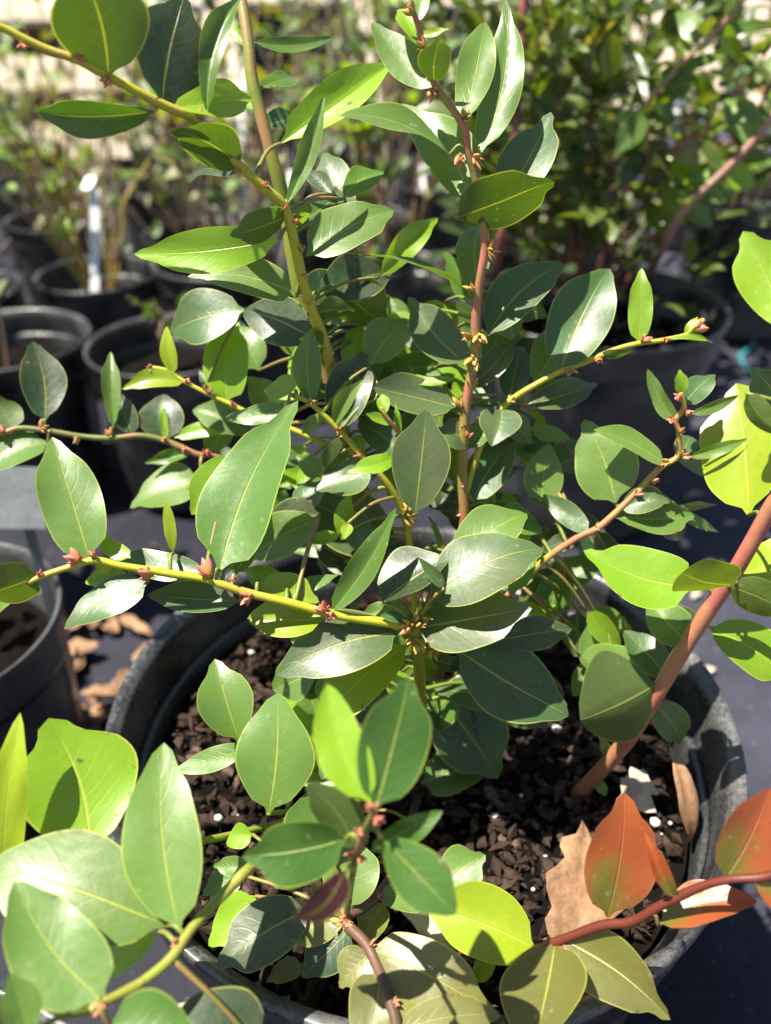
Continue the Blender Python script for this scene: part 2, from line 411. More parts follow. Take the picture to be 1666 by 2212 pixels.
class Branch:
    def __init__(s, plant, pts, r0, r1, color, seed=0, sub=5, name="branch"):
        s.px = pts; P = catmull([at(*p) for p in pts], sub); s.P = P
        s.uvz = catmull([Vector(p) for p in pts], sub)
        org = P[-1].copy()
        s.o = obj(name, tube("branch", P, r0 * .86, r1 * .86, 9, .10, seed, org), None, STEM, color)
        s.o.parent = plant; s.o.location = org - plant.location; s.r = (r0, r1)
    def near(s, u, v):
        i = min(range(len(s.uvz)), key=lambda i: (s.uvz[i].x - u) ** 2 + (s.uvz[i].y - v) ** 2); return i
SEED = [100]
def leaves(br, rows):
    """rows: base u, v, tip u, v, apparent width ratio, depth change of the tip in cm, kind, {options}"""
    for row in rows:
        bu, bv, tu, tv, wr, dz, kd = row[:7]; op = row[7] if len(row) > 7 else {}
        SEED[0] += 1; i = br.near(bu, bv); q = br.uvz[i]; off = op.get('off', 0) / 100.0
        dist = math.hypot(q.x - bu, q.y - bv); z = q.z + off
        base = br.P[i].copy() if (dist < 14 and not off) else at(bu, bv, z)
        tip = at(tu, tv, z + dz / 100.0)
        if (base - br.P[i]).length > .004:
            a = br.P[i]; mid = (a + base) * .5 + Vector((0, 0, .003))
            tw = tube("twig", catmull([a, mid, base], 4), .0009, .0007, 6, .05, SEED[0], a)
            o_ = obj("twig", tw, None, STEM, (.16, .20, .03, .4)); child_world(o_, br.o, Matrix.Translation(a))
        add_leaf(br.o, base, tip, wr, kd, SEED[0], op.get('k', .35), op.get('roll', 0), op.get('fold'), op.get('bow'), op.get('curl', 0))
def buds(br, rows):
    for row in rows:
        u, v, s, c = row[:4]; SEED[0] += 1; i = br.near(u, v); q = br.uvz[i]
        d = at(row[4], row[5], q.z - .004) - at(u, v, q.z) if len(row) > 4 else None
        p = at(u, v, q.z - .001); p = br.P[i] + (p - br.P[i]) * .6
        add_bud(br.o, p, .82 * s * q.z * PX, c, SEED[0], d)
# ------------------------------------------------------------------ the main pot
PX0, PY0, PR, PH = .017, .272, .150, .252
_, msoil = pot(PX0, PY0, PR, PH, "large black nursery pot holding the leafy shrub with whorled leaves", seed=1, drop=.042, group=None)
litter(msoil, .125, 290, 70, 5, (.0018, .0062))
SOILZ = PH - .042 + .008
#@@PLANTS
main = empty("evergreen_shrub", on_plane(916, 1665, SOILZ)); tag(main, "leafy green shrub with whorled leaves growing in the large pot", "shrub")
GRN = (.22, .27, .03, .12); YEL = (.40, .40, .025, .25); PNK = (.30, .17, .09, .95); DRK = (.10, .055, .035, .12); PKY = (.40, .30, .06, .8)
CR = (916, 1672, .424)
bX = Branch(main, [(-40, 35, .245), (85, 100, .252), (170, 130, .256), (235, 165, .26), (350, 225, .268), (430, 265, .275), (510, 350, .285), (570, 405, .292), (615, 450, .298), (640, 540, .308), (655, 610, .316), (680, 680, .324), (702, 740, .331), (718, 810, .339), (760, 1000, .365), (860, 1300, .40), CR], .0014, .003, YEL, 1)
leaves(bX, [
 (243,168,172,-75,.92,-2.4,'u',{'fold':.12}), (345,218,402,-15,.66,.2,'d',{'fold':.1,'k':0,'roll':25}), (335,240,75,245,.28,1.0,'f',{'k':0,'roll':-30}),
 (370,222,548,208,.36,2.0,'y'), (447,255,522,-10,.20,.5,'g',{'fold':.7}), (512,365,368,278,.56,-2.0,'u',{'fold':.12}), (605,517,290,549,.28,.5,'y',{'roll':-25}),
 (620,470,497,508,.46,-1.0,'u'), (515,375,402,392,.26,2.5,'d'), (622,442,700,205,.16,-.5,'g',{'fold':.6}), (636,440,655,482,1.0,1.5,'p',{'off':.6}),
 (662,553,850,454,.45,1.0,'p',{'k':.5}), (640,635,405,592,.34,-.5,'p',{'k':.45}), (672,728,521,668,.62,1.5,'d',{'k':.15}), (708,745,641,738,.95,-.5,'u',{'off':-.2}),
 (672,690,768,670,.5,-.5,'u'),(606,310,845,135,.27,1.5,'y',{'fold':.55,'off':3}), (640,640,790,600,.5,2.5,'d',{'off':1}), (700,740,620,790,.5,2.5,'y',{'off':2}),
 (690,640,845,585,.55,2.0,'d',{'off':1}), (740,620,838,700,.85,1.0,'U',{'off':2.2}), (820,600,948,470,.30,1.0,'y',{'off':2.6,'roll':30}), (650,480,740,400,.45,2,'m',{'off':2.5}),
 (740,430,828,372,.5,1,'g',{'off':3.5}),(720,420,660,370,.5,1,'d',{'off':3.5}),(760,470,700,330,.5,1,'m',{'off':4})])
buds(bX, [(40,100,26,'p',35,130), (170,128,26,'r',165,100), (240,170,34,'p',215,210), (440,258,30,'b',425,225), (335,240,18,'y'), (512,368,20,'p',495,375), (575,400,22,'p',580,385), (618,452,20,'r'), (655,540,26,'g',670,520), (660,600,20,'p'), (672,655,26,'y'), (650,480,16,'p')])
bY = Branch(main, [(515,-40,.318), (535,80,.318), (545,170,.32), (562,240,.323), (585,330,.327), (605,400,.332), (622,480,.338), (634,560,.343), (655,660,.35), (700,800,.36), (770,1020,.378), (868,1330,.405), (908,1660,.424)], .0026, .0042, (.20,.25,.03,.55), 2)
leaves(bY, [(560,240,500,190,.4,2,'y',{'off':.5}),(540,110,470,30,.25,1.0,'y',{'off':.8}),(545,90,720,80,.16,1.0,'g',{'off':1.5}),(570,270,650,250,.5,2,'m',{'off':1}),(560,190,640,170,.4,2,'g',{'off':2})])
bS = Branch(main, [(893,25,.283), (905,60,.285), (925,140,.288), (945,190,.290), (985,245,.293), (1006,285,.295), (1012,330,.298), (1030,395,.303), (1042,470,.308), (1048,540,.313), (1035,610,.318), (1028,690,.324), (1028,740,.328), (1020,800,.333), (1008,870,.338), (1000,960,.345), (1000,1050,.352), (1003,1130,.359), (990,1220,.37), (955,1420,.40), CR], .0012, .0030, (.30,.22,.06,.9), 3)
leaves(bS, [
 (938,190,803,45,.39,.5,'p',{'k':.4}), (948,180,952,78,.78,-1.4,'u'), (1036,334,1092,-8,.26,1.2,'p',{'fold':.2,'k':.2}), (1004,268,1050,38,.36,1.6,'p',{'k':.2,'fold':.2}),
 (1022,436,868,222,.42,1.4,'p',{'k':.4}), (972,334,735,246,.16,-1.2,'p',{'roll':45}), (1060,470,1190,243,.42,1.6,'m'), (985,472,1200,385,.52,-2.4,'u',{'fold':.12}),
 (1026,618,1045,470,.5,1.6,'p',{'k':.2}), (1016,634,765,548,.07,-.8,'g',{'roll':70,'fold':.3}), (1006,786,882,640,.46,.6,'b',{'k':.45}), (1052,727,1219,566,.42,1.0,'m',{'k':.5}),
 (1024,838,1116,728,.36,.4,'b'), (984,880,806,836,.42,-.8,'b',{'k':.5}), (1016,957,940,930,.78,-.5,'b'), (1022,1084,1117,942,.50,.6,'m',{'k':.4}), (1006,1130,1130,1070,.5,1.5,'m',{'off':.6}),
 (915,110,862,15,.42,.5,'y',{'roll':30}), (908,70,970,60,.25,-.3,'Y'), (900,50,920,-40,.45,.4,'p'), (1000,1090,900,1070,.5,1.5,'d',{'off':1}), (1080,455,1062,520,.4,.8,'g')])
buds(bS, [(893,30,40,'y',880,0), (915,100,30,'y'), (932,195,36,'b',915,225), (1010,255,30,'g',1015,215), (985,335,38,'b',990,360), (1030,340,42,'b',1055,370), (1040,470,26,'g'), (1060,535,38,'y',1095,545), (1017,628,36,'y',1005,610), (1012,730,36,'y',985,735), (1035,725,40,'y',1050,750), (1020,770,50,'y',1015,800), (1020,835,36,'y',1040,800), (993,880,42,'y',985,840), (1010,920,20,'p'), (1018,950,26,'p',1020,920), (1000,1050,20,'p'), (1005,1110,22,'p')])
bR1 = Branch(main, [(1520,690,.335), (1490,720,.334), (1430,735,.333), (1380,742,.333), (1330,755,.333), (1270,780,.334), (1210,803,.336), (1150,835,.338), (1100,868,.341), (1065,908,.344), (1030,985,.349), (1003,1080,.355)], .0011, .0017, YEL, 4)
leaves(bR1, [
 (1214,798,1318,573,.52,.8,'m',{'k':.3}), (1152,832,1228,680,.5,1.6,'p',{'off':.3}), (1378,738,1386,577,.31,-.3,'y',{'k':.2}), (1293,782,1367,757,.27,-.6,'u'), (1440,740,1541,740,.13,0,'y'),
 (1480,722,1508,684,.36,0,'Y'), (1138,878,1292,829,.34,1.2,'m',{'off':.4}), (1100,868,1128,745,.55,1.4,'m',{'off':.6}), (1090,888,1062,962,1.05,-1.0,'b'), (1075,895,1150,960,.5,.8,'m',{'off':.7}), (1060,920,1160,900,.5,1.4,'d',{'off':1.2}),(1040,970,1120,850,.5,1.6,'m',{'off':1.6})])
buds(bR1, [(1500,712,40,'p',1530,700), (1385,732,30,'p',1405,725), (1230,798,30,'y',1225,825), (1297,780,22,'p',1290,795), (1440,738,22,'p'), (1075,893,24,'p'), (1100,868,22,'y')])
bR2 = Branch(main, [(1470,848,.322), (1478,880,.325), (1460,908,.328), (1467,935,.33), (1465,985,.334), (1430,1008,.336), (1380,1058,.34), (1330,1108,.343), (1290,1142,.346), (1240,1166,.35), (1150,1235,.36), (1010,1400,.39), (930,1640,.423)], .0011, .0020, PKY, 5)
leaves(bR2, [
 (1330,1086,1262,905,.63,.5,'p',{'k':.3}), (1430,992,1286,925,.27,-.5,'p',{'roll':30}), (1486,988,1618,948,.21,-.5,'p',{'roll':30}), (1448,912,1399,797,.25,.2,'p',{'roll':-30}), (1469,856,1468,798,.5,-.3,'y'),
 (1480,870,1546,805,.6,.8,'m'), (1492,895,1596,854,.23,-.4,'p',{'roll':30}), (1470,990,1492,942,.9,1.4,'m',{'off':.5}), (1345,1096,1449,1082,.52,-.4,'b'), (1320,1118,1500,1115,.46,.6,'p',{'roll':-20}),
 (1270,1145,1172,1068,.36,1.0,'m'), (1290,1145,1330,1240,.5,1.5,'d',{'off':1}), (1440,1090,1556,1150,.20,1.2,'p',{'off':.8}), (1420,1110,1550,1090,.12,1.2,'o',{'off':1.2}), (1400,1060,1480,1160,.5,2,'d',{'off':1.6}),
 (1250,1165,1160,1190,.4,1,'d',{'off':.6}), (1460,985,1540,1030,.35,1.2,'m',{'off':.8})])
buds(bR2, [(1470,860,28,'r',1465,850), (1445,905,26,'p'), (1487,895,22,'p'), (1470,935,26,'y',1480,920), (1445,1000,30,'y'), (1480,985,26,'p'), (1425,1015,18,'r'), (1410,1040,26,'p',1450,1030), (1375,1068,26,'p',1400,1065), (1290,1140,18,'p')])
bM = Branch(main, [(636,856,.322), (672,872,.326), (735,932,.332), (782,985,.337), (832,1038,.342), (868,1100,.35), (885,1180,.36), (895,1300,.375), (905,1500,.40), CR], .0012, .0022, YEL, 6)
leaves(bM, [
 (672,868,672,712,.38,-.8,'g',{'k':.2}), (738,925,790,756,.52,.4,'d',{'k':.2}), (812,862,780,768,.42,1.0,'p',{'off':.3}), (720,916,788,817,.3,-.9,'p',{'fold':.7}), (800,790,884,686,.62,.8,'p',{'off':.8}), (858,812,991,818,.17,-.4,'y',{'off':.9}),
 (868,975,772,914,.6,.5,'m',{'off':.2}), (795,1015,683,1058,.66,-.3,'b',{'k':.5}), (745,942,700,1012,.6,.4,'u'), (690,1030,640,982,.62,.6,'p',{'off':.5}), (735,1155,668,1172,.42,-.3,'y',{'off':-1.2}), (738,1165,756,1062,.36,-.6,'y',{'off':-1.2}), (752,1130,745,1165,.7,-.5,'Y',{'off':-2}),
 (896,1112,922,884,.52,-1.0,'b',{'off':-2.6,'k':.35,'fold':.2}), (860,1200,655,1072,.55,.3,'b',{'k':.4}), (792,1225,674,1163,.55,.5,'d',{'off':.3}), (655,852,570,842,.72,1.0,'y',{'off':.6}), (620,880,487,902,.3,.6,'p'),
 (640,860,735,842,.35,1.4,'m',{'off':.6}),(700,900,650,935,.5,1.5,'p',{'off':.8}),(870,1170,805,1200,.5,.5,'d'),(960,1190,925,1110,.15,0,'g',{'off':-.6}),(985,1250,930,1165,.13,0,'g',{'off':-.8})])
buds(bM, [(672,872,26,'y'), (730,925,22,'b'), (780,985,24,'p'), (740,940,20,'b',700,925), (895,1110,56,'y',900,1080), (880,1120,40,'y',920,1110), (705,1150,34,'p',700,1145), (885,1230,40,'g',900,1200), (860,1205,30,'g')])
bM2 = Branch(main, [(825,880,.318), (832,895,.319), (850,920,.322), (868,948,.328), (878,1000,.338), (880,1060,.352), (886,1160,.360)], .0008, .0011, PKY, 7)
leaves(bM2, [(836,922,790,893,.36,-.3,'y'), (860,985,751,1019,.35,-.8,'y',{'off':-.4}), (866,942,855,872,.2,-.3,'y'), (832,893,826,850,.6,.2,'y'), (872,960,955,925,.5,1,'p',{'off':1}), (880,1000,800,955,.5,1.5,'m',{'off':1.5})])
# the whorl
bW = Branch(main, [(898,1352,.312), (902,1390,.325), (906,1450,.345), (912,1560,.385), (917,1672,.424)], .0024, .0034, GRN, 8)
leaves(bW, [
 (925,1300,1173,1181,.50,.2,'b',{'k':.55,'off':-.2,'fold':.12}), (912,1356,1149,1313,.52,-.6,'b',{'k':.55,'fold':.12}), (975,1215,1139,1107,.52,.8,'p',{'k':.5,'off':.8}), (985,1400,1233,1545,.52,-.3,'m',{'k':.5,'off':.5}), (1050,1388,1236,1358,.36,.6,'d',{'off':1.0}),
 (1040,1480,1190,1570,.55,.8,'d',{'off':1.5}), (860,1366,598,1453,.46,-.8,'b',{'k':.55,'fold':.14}), (884,1392,678,1578,.37,-.4,'Y',{'k':.5,'off':.3}), (822,1302,966,1204,.52,.3,'d',{'off':-.3,'roll':-35,'fold':.4}), (760,1440,630,1500,.62,.6,'m',{'off':1.2}), (690,1440,588,1490,.75,.8,'p',{'off':1.5}),
 (915,1572,993,1459,.66,-.4,'g',{'off':-1.4,'k':.4}), (945,1498,1078,1682,.70,-.2,'m',{'off':1.8,'k':.5}), (912,1692,1063,1660,.55,.2,'g',{'off':-4.5}), (876,1508,852,1440,.72,-.2,'y',{'off':-1.5}), (788,1655,628,1679,.5,0,'y',{'off':-5}),
 (960,1270,905,1205,.3,-.3,'m',{'off':-1}), (880,1340,820,1330,.4,-.2,'m'), (860,1300,780,1330,.4,.4,'p',{'off':.5}), (760,1560,700,1640,.6,.4,'d',{'off':1}), (1000,1560,960,1640,.6,.5,'d',{'off':2.5}), (640,1560,600,1680,.4,.5,'p',{'off':1}),(930,1420,1010,1440,.4,0,'d',{'off':.6}),
 (870,1450,760,1520,.5,1.0,'m',{'off':1.5}),(900,1480,960,1540,.5,1.0,'p',{'off':1.8})])
buds(bW, [(896,1350,46,'g',900,1335), (880,1360,44,'b',860,1350), (905,1372,50,'g',915,1400), (900,1388,40,'y',905,1412), (935,1390,46,'g',960,1420), (955,1400,40,'g',965,1430), (915,1300,44,'g',930,1285), (925,1320,36,'g'), (885,1375,36,'y',880,1400), (898,1345,36,'r')])
bL1 = Branch(main, [(62,1258,.286), (95,1243,.287), (150,1225,.289), (205,1210,.291), (260,1222,.293), (320,1231,.295), (380,1241,.297), (440,1250,.299), (480,1263,.30), (540,1282,.303), (620,1301,.306), (700,1322,.309), (760,1334,.311), (830,1344,.313), (898,1356,.316)], .0013, .0023, YEL, 9)
leaves(bL1, [
 (474,1232,641,862,.37,.6,'g',{'k':.55,'fold':.22}), (190,1200,112,943,.44,.8,'p',{'k':.6,'fold':.16}), (320,1258,136,1357,.38,-.6,'m',{'k':.6,'fold':.1}), (446,1242,256,1200,.32,1.2,'m',{'off':.3,'k':.5}), (520,1300,318,1284,.34,.6,'m',{'off':.4,'k':.5}), (88,1247,-45,1292,.72,-.4,'U'),
 (282,1205,209,1154,.42,.3,'y'), (282,1246,182,1258,.42,.3,'y',{'off':.4}), (374,1195,358,1078,.21,-.2,'Y',{'off':.6}), (512,1237,535,1163,.6,.8,'g',{'off':.6}), (560,1262,690,1300,.52,.3,'Y',{'off':.5}), (700,1340,533,1335,.48,.4,'Y',{'off':.3,'k':.5}), (622,1275,530,1230,.5,.6,'y',{'off':1}), (640,1272,732,1240,.3,.5,'g',{'off':1.2}),
 (708,1330,854,1097,.22,-.8,'g',{'fold':.5}), (690,1120,538,1202,.52,.6,'p',{'off':2.5}), (690,1110,560,1130,.6,.8,'d',{'off':2.7}), (510,985,412,1112,.48,.3,'y',{'off':1.8}), (210,1210,240,1240,.6,.4,'Y',{'off':.3}), (60,1256,-20,1330,.4,1.0,'p',{'off':.4}), (490,1225,540,1225,.5,1,'y',{'off':1})])
buds(bL1, [(170,1212,46,'r',140,1195), (455,1245,58,'p',430,1215), (330,1250,48,'p',285,1240), (545,1290,44,'p',515,1300), (702,1325,44,'r',695,1300), (706,1335,32,'p'), (85,1245,24,'p'), (200,1200,26,'p',195,1180), (515,1240,20,'r')])
bL2 = Branch(main, [(-40,935,.372), (0,938,.374), (40,925,.376), (100,930,.379), (170,942,.383), (240,947,.386), (300,941,.389), (350,950,.392), (390,966,.394), (430,982,.396), (470,986,.398), (560,1040,.402), (720,1220,.41), (890,1610,.424)], .0014, .0022, (.14,.17,.04,.6), 10)
leaves(bL2, [
 (97,910,70,737,.5,.3,'d',{'k':.2}), (245,928,238,758,.22,.3,'p',{'fold':.5}), (292,938,262,850,.52,.8,'d'), (28,925,-5,854,.85,0,'u'), (105,957,-35,1022,.5,-.8,'p',{'k':.6}), (357,945,352,850,.86,.8,'d'), (362,950,350,868,.2,.2,'y'), (376,945,536,914,.22,-.4,'y'),
 (448,975,488,878,.5,.5,'p'), (418,976,312,1000,.27,-.6,'g',{'fold':.6}), (434,1035,280,1096,.52,-.4,'p',{'off':-.2,'k':.6}), (520,1010,480,960,.5,1,'d',{'off':1}), (640,1100,560,1180,.5,1,'d',{'off':.5}), (600,1060,660,1000,.5,.5,'d',{'off':-1})])
buds(bL2, [(5,935,30,'p'), (85,920,26,'b'), (240,940,26,'b',225,925), (170,945,22,'b',150,960), (350,950,20,'p'), (395,968,22,'p'), (445,985,26,'p',450,965)])
bL3 = Branch(main, [(322,793,.362), (360,800,.362), (400,825,.363), (450,851,.364), (500,874,.365), (560,902,.366), (650,935,.367), (755,985,.364)], .0010, .0015, YEL, 11)
leaves(bL3, [(380,800,360,704,.31,-.2,'Y'), (398,828,264,841,.30,-.4,'Y',{'k':.4}), (528,668,369,716,.62,.8,'m',{'off':-.8,'k':.4}), (492,860,512,690,.52,.3,'y',{'k':.2}), (470,860,430,800,.4,1,'d',{'off':.8})])
buds(bL3, [(330,795,26,'p',315,795), (398,826,18,'r'), (450,845,20,'r',455,835), (500,872,16,'p')])
# lower shoots
bD = Branch(main, [(862,2300,.248), (855,2210,.259), (835,2140,.268), (815,2088,.276), (790,2038,.283), (745,1988,.292), (785,1960,.299), (820,1930,.306), (848,1888,.315), (880,1800,.35), (912,1690,.418)], .0022, .0026, DRK, 12)
leaves(bD, [
 (742,1965,768,1800,.78,.8,'p',{'k':.3,'fold':.2}), (738,1980,604,2003,.58,-.2,'o'), (672,1962,466,2088,.56,-.4,'d',{'k':.5}), (766,2002,652,2112,.62,-.3,'d',{'k':.5}), (832,1950,785,2048,.62,.3,'o'), (816,1940,932,1956,.52,.3,'p'), (950,1922,1049,1847,.72,.5,'p',{'off':.5}),
 (800,2042,1073,2197,.42,-1.4,'o',{'k':.5,'fold':.12}), (818,2100,780,2265,.78,-1.6,'q'), (795,2062,733,2134,.85,-.2,'o'), (655,2085,574,2122,.52,0,'o',{'off':.6}), (852,2160,965,2240,.42,0,'o'), (862,2222,1085,2192,.34,.6,'o'), (800,2050,900,2080,.4,.6,'d',{'off':.6}), (545,1802,488,1822,.85,.2,'y',{'off':2}), (522,1890,438,1932,.72,0,'g',{'off':1.5}), (552,1936,448,2044,.62,-.2,'y',{'off':1}), (700,1835,678,1704,1.15,.6,'g',{'off':-.5,'k':.5}), (810,1750,740,1690,.6,.5,'p',{'off':1}), (870,1250,830,1200,.1,0,'g')][:-1])
buds(bD, [(745,1985,36,'p',735,1965), (742,1992,40,'y',722,2018), (755,1990,26,'b'), (800,2040,24,'r'), (815,1940,24,'p'), (790,1925,20,'p'), (855,2160,26,'r')])
bF = Branch(main, [(818,1735,.212), (806,1758,.214), (792,1785,.218), (775,1830,.228), (765,1870,.246), (755,1930,.272), (748,1985,.296)], .0010, .0014, (.12,.15,.03,.6), 13)
leaves(bF, [(812,1745,886,1463,.52,.6,'f',{'k':0,'roll':20,'fold':.12}), (800,1735,707,1478,.40,.8,'y',{'k':.2}), (748,1812,524,1850,.56,-.2,'f',{'k':.0,'roll':-25,'off':.2}), (762,1832,664,1690,.5,-.6,'u',{'k':.2}), (800,1840,956,1752,.28,-.5,'f',{'roll':40}), (828,1812,986,1976,.52,-.6,'f',{'k':0}), (745,1880,632,1990,.42,-3.0,'x',{'off':-4.0})])
buds(bF, [(805,1745,30,'r'), (822,1772,34,'r',830,1785), (760,1790,26,'r'), (752,1842,30,'r',740,1845), (785,1850,32,'r',785,1875)])
bB = Branch(main, [(195,2185,.212), (210,2172,.213), (255,2150,.217), (310,2120,.222), (370,2070,.228), (410,2012,.235), (450,1966,.242), (500,1915,.25), (550,1868,.26), (660,1790,.31), (780,1730,.37), (890,1695,.419)], .0013, .0024, GRN, 14)
leaves(bB, [
 (387,2014,350,1602,.39,2.0,'p',{'k':.6,'fold':.16}), (360,2000,-30,1866,.52,.5,'p',{'k':.25,'fold':.12,'off':.5}), (228,2160,30,1904,.52,1.0,'p',{'k':.65,'fold':.16}), (236,2215,432,2240,.8,0,'g',{'k':.4}),
 (565,2270,350,2180,.8,0,'d',{'off':.6}), (215,2165,97,2178,.4,.4,'y',{'off':.4}), (342,2012,218,2112,.36,.4,'y',{'off':.9}), (60,2240,22,2104,.6,0,'p',{'off':-1.5}), (560,1862,640,1830,.5,.6,'d',{'off':2}), (540,1880,460,1870,.5,.4,'g',{'off':2.6})])
buds(bB, [(380,2032,30,'p',360,2040), (225,2172,40,'p',200,2195), (548,1872,24,'b'), (312,2118,14,'y')])
bN = Branch(main, [(580,1757,.296), (640,1750,.325), (780,1725,.38), (908,1692,.42)], .0010, .0018, GRN, 15)
leaves(bN, [(580,1755,600,1497,.62,.4,'p',{'k':.5,'fold':.15}), (628,1735,598,1560,.42,.4,'p',{'off':.5})])
bN3 = Branch(main, [(-70,1985,.252), (10,1940,.255), (100,1890,.259), (196,1852,.264), (330,1835,.285), (560,1790,.335), (890,1697,.42)], .0011, .0018, GRN, 17)
leaves(bN3, [(196,1850,105,1552,.76,.9,'y',{'k':.3}), (8,1935,44,1539,.21,.2,'Y',{'k':.1}), (30,1935,-60,1890,.5,0,'g'), (330,1835,420,1800,.4,.5,'g')])
bN2 = Branch(main, [(515,1600,.306), (590,1640,.335), (760,1680,.39), (906,1688,.42)], .0009, .0016, GRN, 16)
leaves(bN2, [(518,1598,463,1424,.6,.4,'p',{'k':.5}), (540,1612,375,1666,.3,.3,'g'), (600,1648,540,1700,.5,.5,'d')])
# filler leaves deep in the crown
fill = [(760,1130,.385),(700,1040,.39),(820,1180,.385),(1060,1180,.385),(1130,1130,.385),(1180,1010,.38),(760,860,.385),(900,860,.38),(940,760,.38),(1100,1010,.385),(660,960,.39),(880,1000,.385),(1040,1050,.39),(1180,1250,.39),(1140,1450,.395),(660,1120,.39),(1150,940,.37),(780,1260,.39),(980,1190,.385),(1060,880,.38),(900,680,.39),(840,640,.40),(760,720,.39),(1250,1320,.385),(1230,1240,.38),(600,720,.40),(560,800,.395),(700,800,.375),(830,720,.385),(960,830,.375),(1070,820,.37),(1120,800,.375),(1160,880,.37),(1190,940,.38),(1140,1030,.375),(1100,1090,.37),(1190,1130,.38),(640,1060,.375),(600,1140,.37),(720,1180,.375),(940,1040,.37),(840,960,.375),(760,1060,.375),(620,900,.38),(540,940,.39),(1030,1260,.36),(1110,1300,.37),(1180,1340,.38),(820,830,.37),(980,1120,.37),(700,1640,.39),(1010,1620,.385)]
fr0 = random.Random(21)
fill += [(fr0.uniform(620, 1080), fr0.uniform(1390, 1640), fr0.uniform(.345, .395)) for i in range(26)]
fill += [(fr0.uniform(600, 1180), fr0.uniform(640, 1240), fr0.uniform(.345, .385)) for i in range(46)]
fill += [(fr0.uniform(1120, 1330), fr0.uniform(1080, 1430), fr0.uniform(.36, .39)) for i in range(10)]
frr = random.Random(4)
for (u, v, z) in fill:
    br = min((bX, bS, bM, bW, bR2), key=lambda b: (b.P[b.near(u, v)] - at(u, v, z)).length)
    q = br.uvz[br.near(u, v)]; a = frr.uniform(0, 6.28); l = frr.uniform(80, 140)
    leaves(br, [(u, v, u + l * math.cos(a), v + l * math.sin(a), frr.uniform(.42, .6), frr.uniform(-.5, .8), frr.choice('mdgpgyyp'), {'off': (z - q.z) * 100, 'k': frr.uniform(.2, .7)})])
# the yellow leaved shrub at the right of the pot
rp = empty("yellow_leaved_shrub", on_plane(1243, 1722, SOILZ)); tag(rp, "bright yellow green shrub with thick pink stem at the pot's edge", "shrub")
bP = Branch(rp, [(1760,930,.270), (1700,1045,.283), (1660,1110,.292), (1600,1215,.305), (1570,1262,.312), (1510,1350,.325), (1460,1430,.336), (1425,1490,.344), (1370,1580,.362), (1320,1640,.379), (1265,1700,.396), (1240,1725,.405)], .0034, .0044, (.44,.20,.10,1.0), 20)
leaves(bP, [
 (1618,1112,1592,828,.62,4.0,'Y',{'k':0,'roll':-18,'off':1.5,'fold':.14}), (1500,1268,1262,1188,.52,.6,'y',{'k':.45,'fold':.2}), (1590,1262,1470,1232,.75,-1.5,'U',{'off':-.6}), (1575,1268,1705,1325,.6,-1.0,'U',{'off':-.4}), (1530,1354,1706,1472,.52,-.5,'y',{'k':.5}), (1592,1242,1730,1155,.58,.5,'Y',{'off':.4}),
 (1420,1478,1254,1556,1.05,-.3,'u',{'off':-.2,'k':.2}), (1700,712,1606,498,.5,.5,'y',{'off':-.5}), (1446,1466,1348,1362,.52,1.2,'m',{'off':1}), (1490,1392,1398,1288,.62,1,'p',{'off':1.2}), (1410,1520,1472,1608,.7,.8,'m',{'off':1.4}), (1700,905,1624,793,.6,.3,'m',{'off':2}), (1612,850,1700,940,.4,-.2,'U'), (1310,1640,1295,1590,.4,0,'p'), (1290,1680,1310,1720,.5,-.3,'y'), (1520,1345,1440,1300,.4,2,'d',{'off':1})])
buds(bP, [(1590,1215,16,'r'), (1520,1352,22,'p'), (1425,1486,26,'r')])
rps = bP
# red shoot
rb = empty("red_leaved_shoot", on_plane(922, 2008, SOILZ)); tag(rb, "low shoot with red stem and reddened leaves reaching over the pot rim", "plant shoot")
bR = Branch(rb, [(1740,1868,.240), (1690,1882,.243), (1644,1896,.246), (1578,1900,.250), (1511,1917,.256), (1428,1957,.264), (1364,1992,.271), (1298,2000,.278), (1200,2036,.289), (1130,2058,.30), (1050,2056,.313), (988,2062,.328), (925,2010,.357)], .0014, .0023, (.12,.024,.013,.0), 22)
leaves(bR, [(1312,1982,1352,1713,.53,.6,'r',{'k':0,'roll':38,'fold':.12}), (1463,1945,1394,1800,.27,-.2,'r',{'fold':.8}), (1562,1900,1664,1703,.56,.5,'r',{'k':0,'roll':38}), (1422,1998,1636,1944,.36,-.6,'r',{'k':0,'roll':-30}), (1635,1905,1710,1975,.45,-.2,'r'), (1222,2042,1449,2202,.5,-2.2,'q',{'k':.1,'roll':25}), (1204,2040,1148,2275,.76,-3.6,'q',{'k':.1,'roll':25}), (1150,2050,924,1957,.6,.6,'Y',{'k':.5,'fold':.4}), (1060,2058,1020,2130,.5,.2,'y'), (985,2060,960,2000,.3,.2,'y')])
buds(bR, [(1200,2036,16,'r'), (1060,2056,22,'r')])


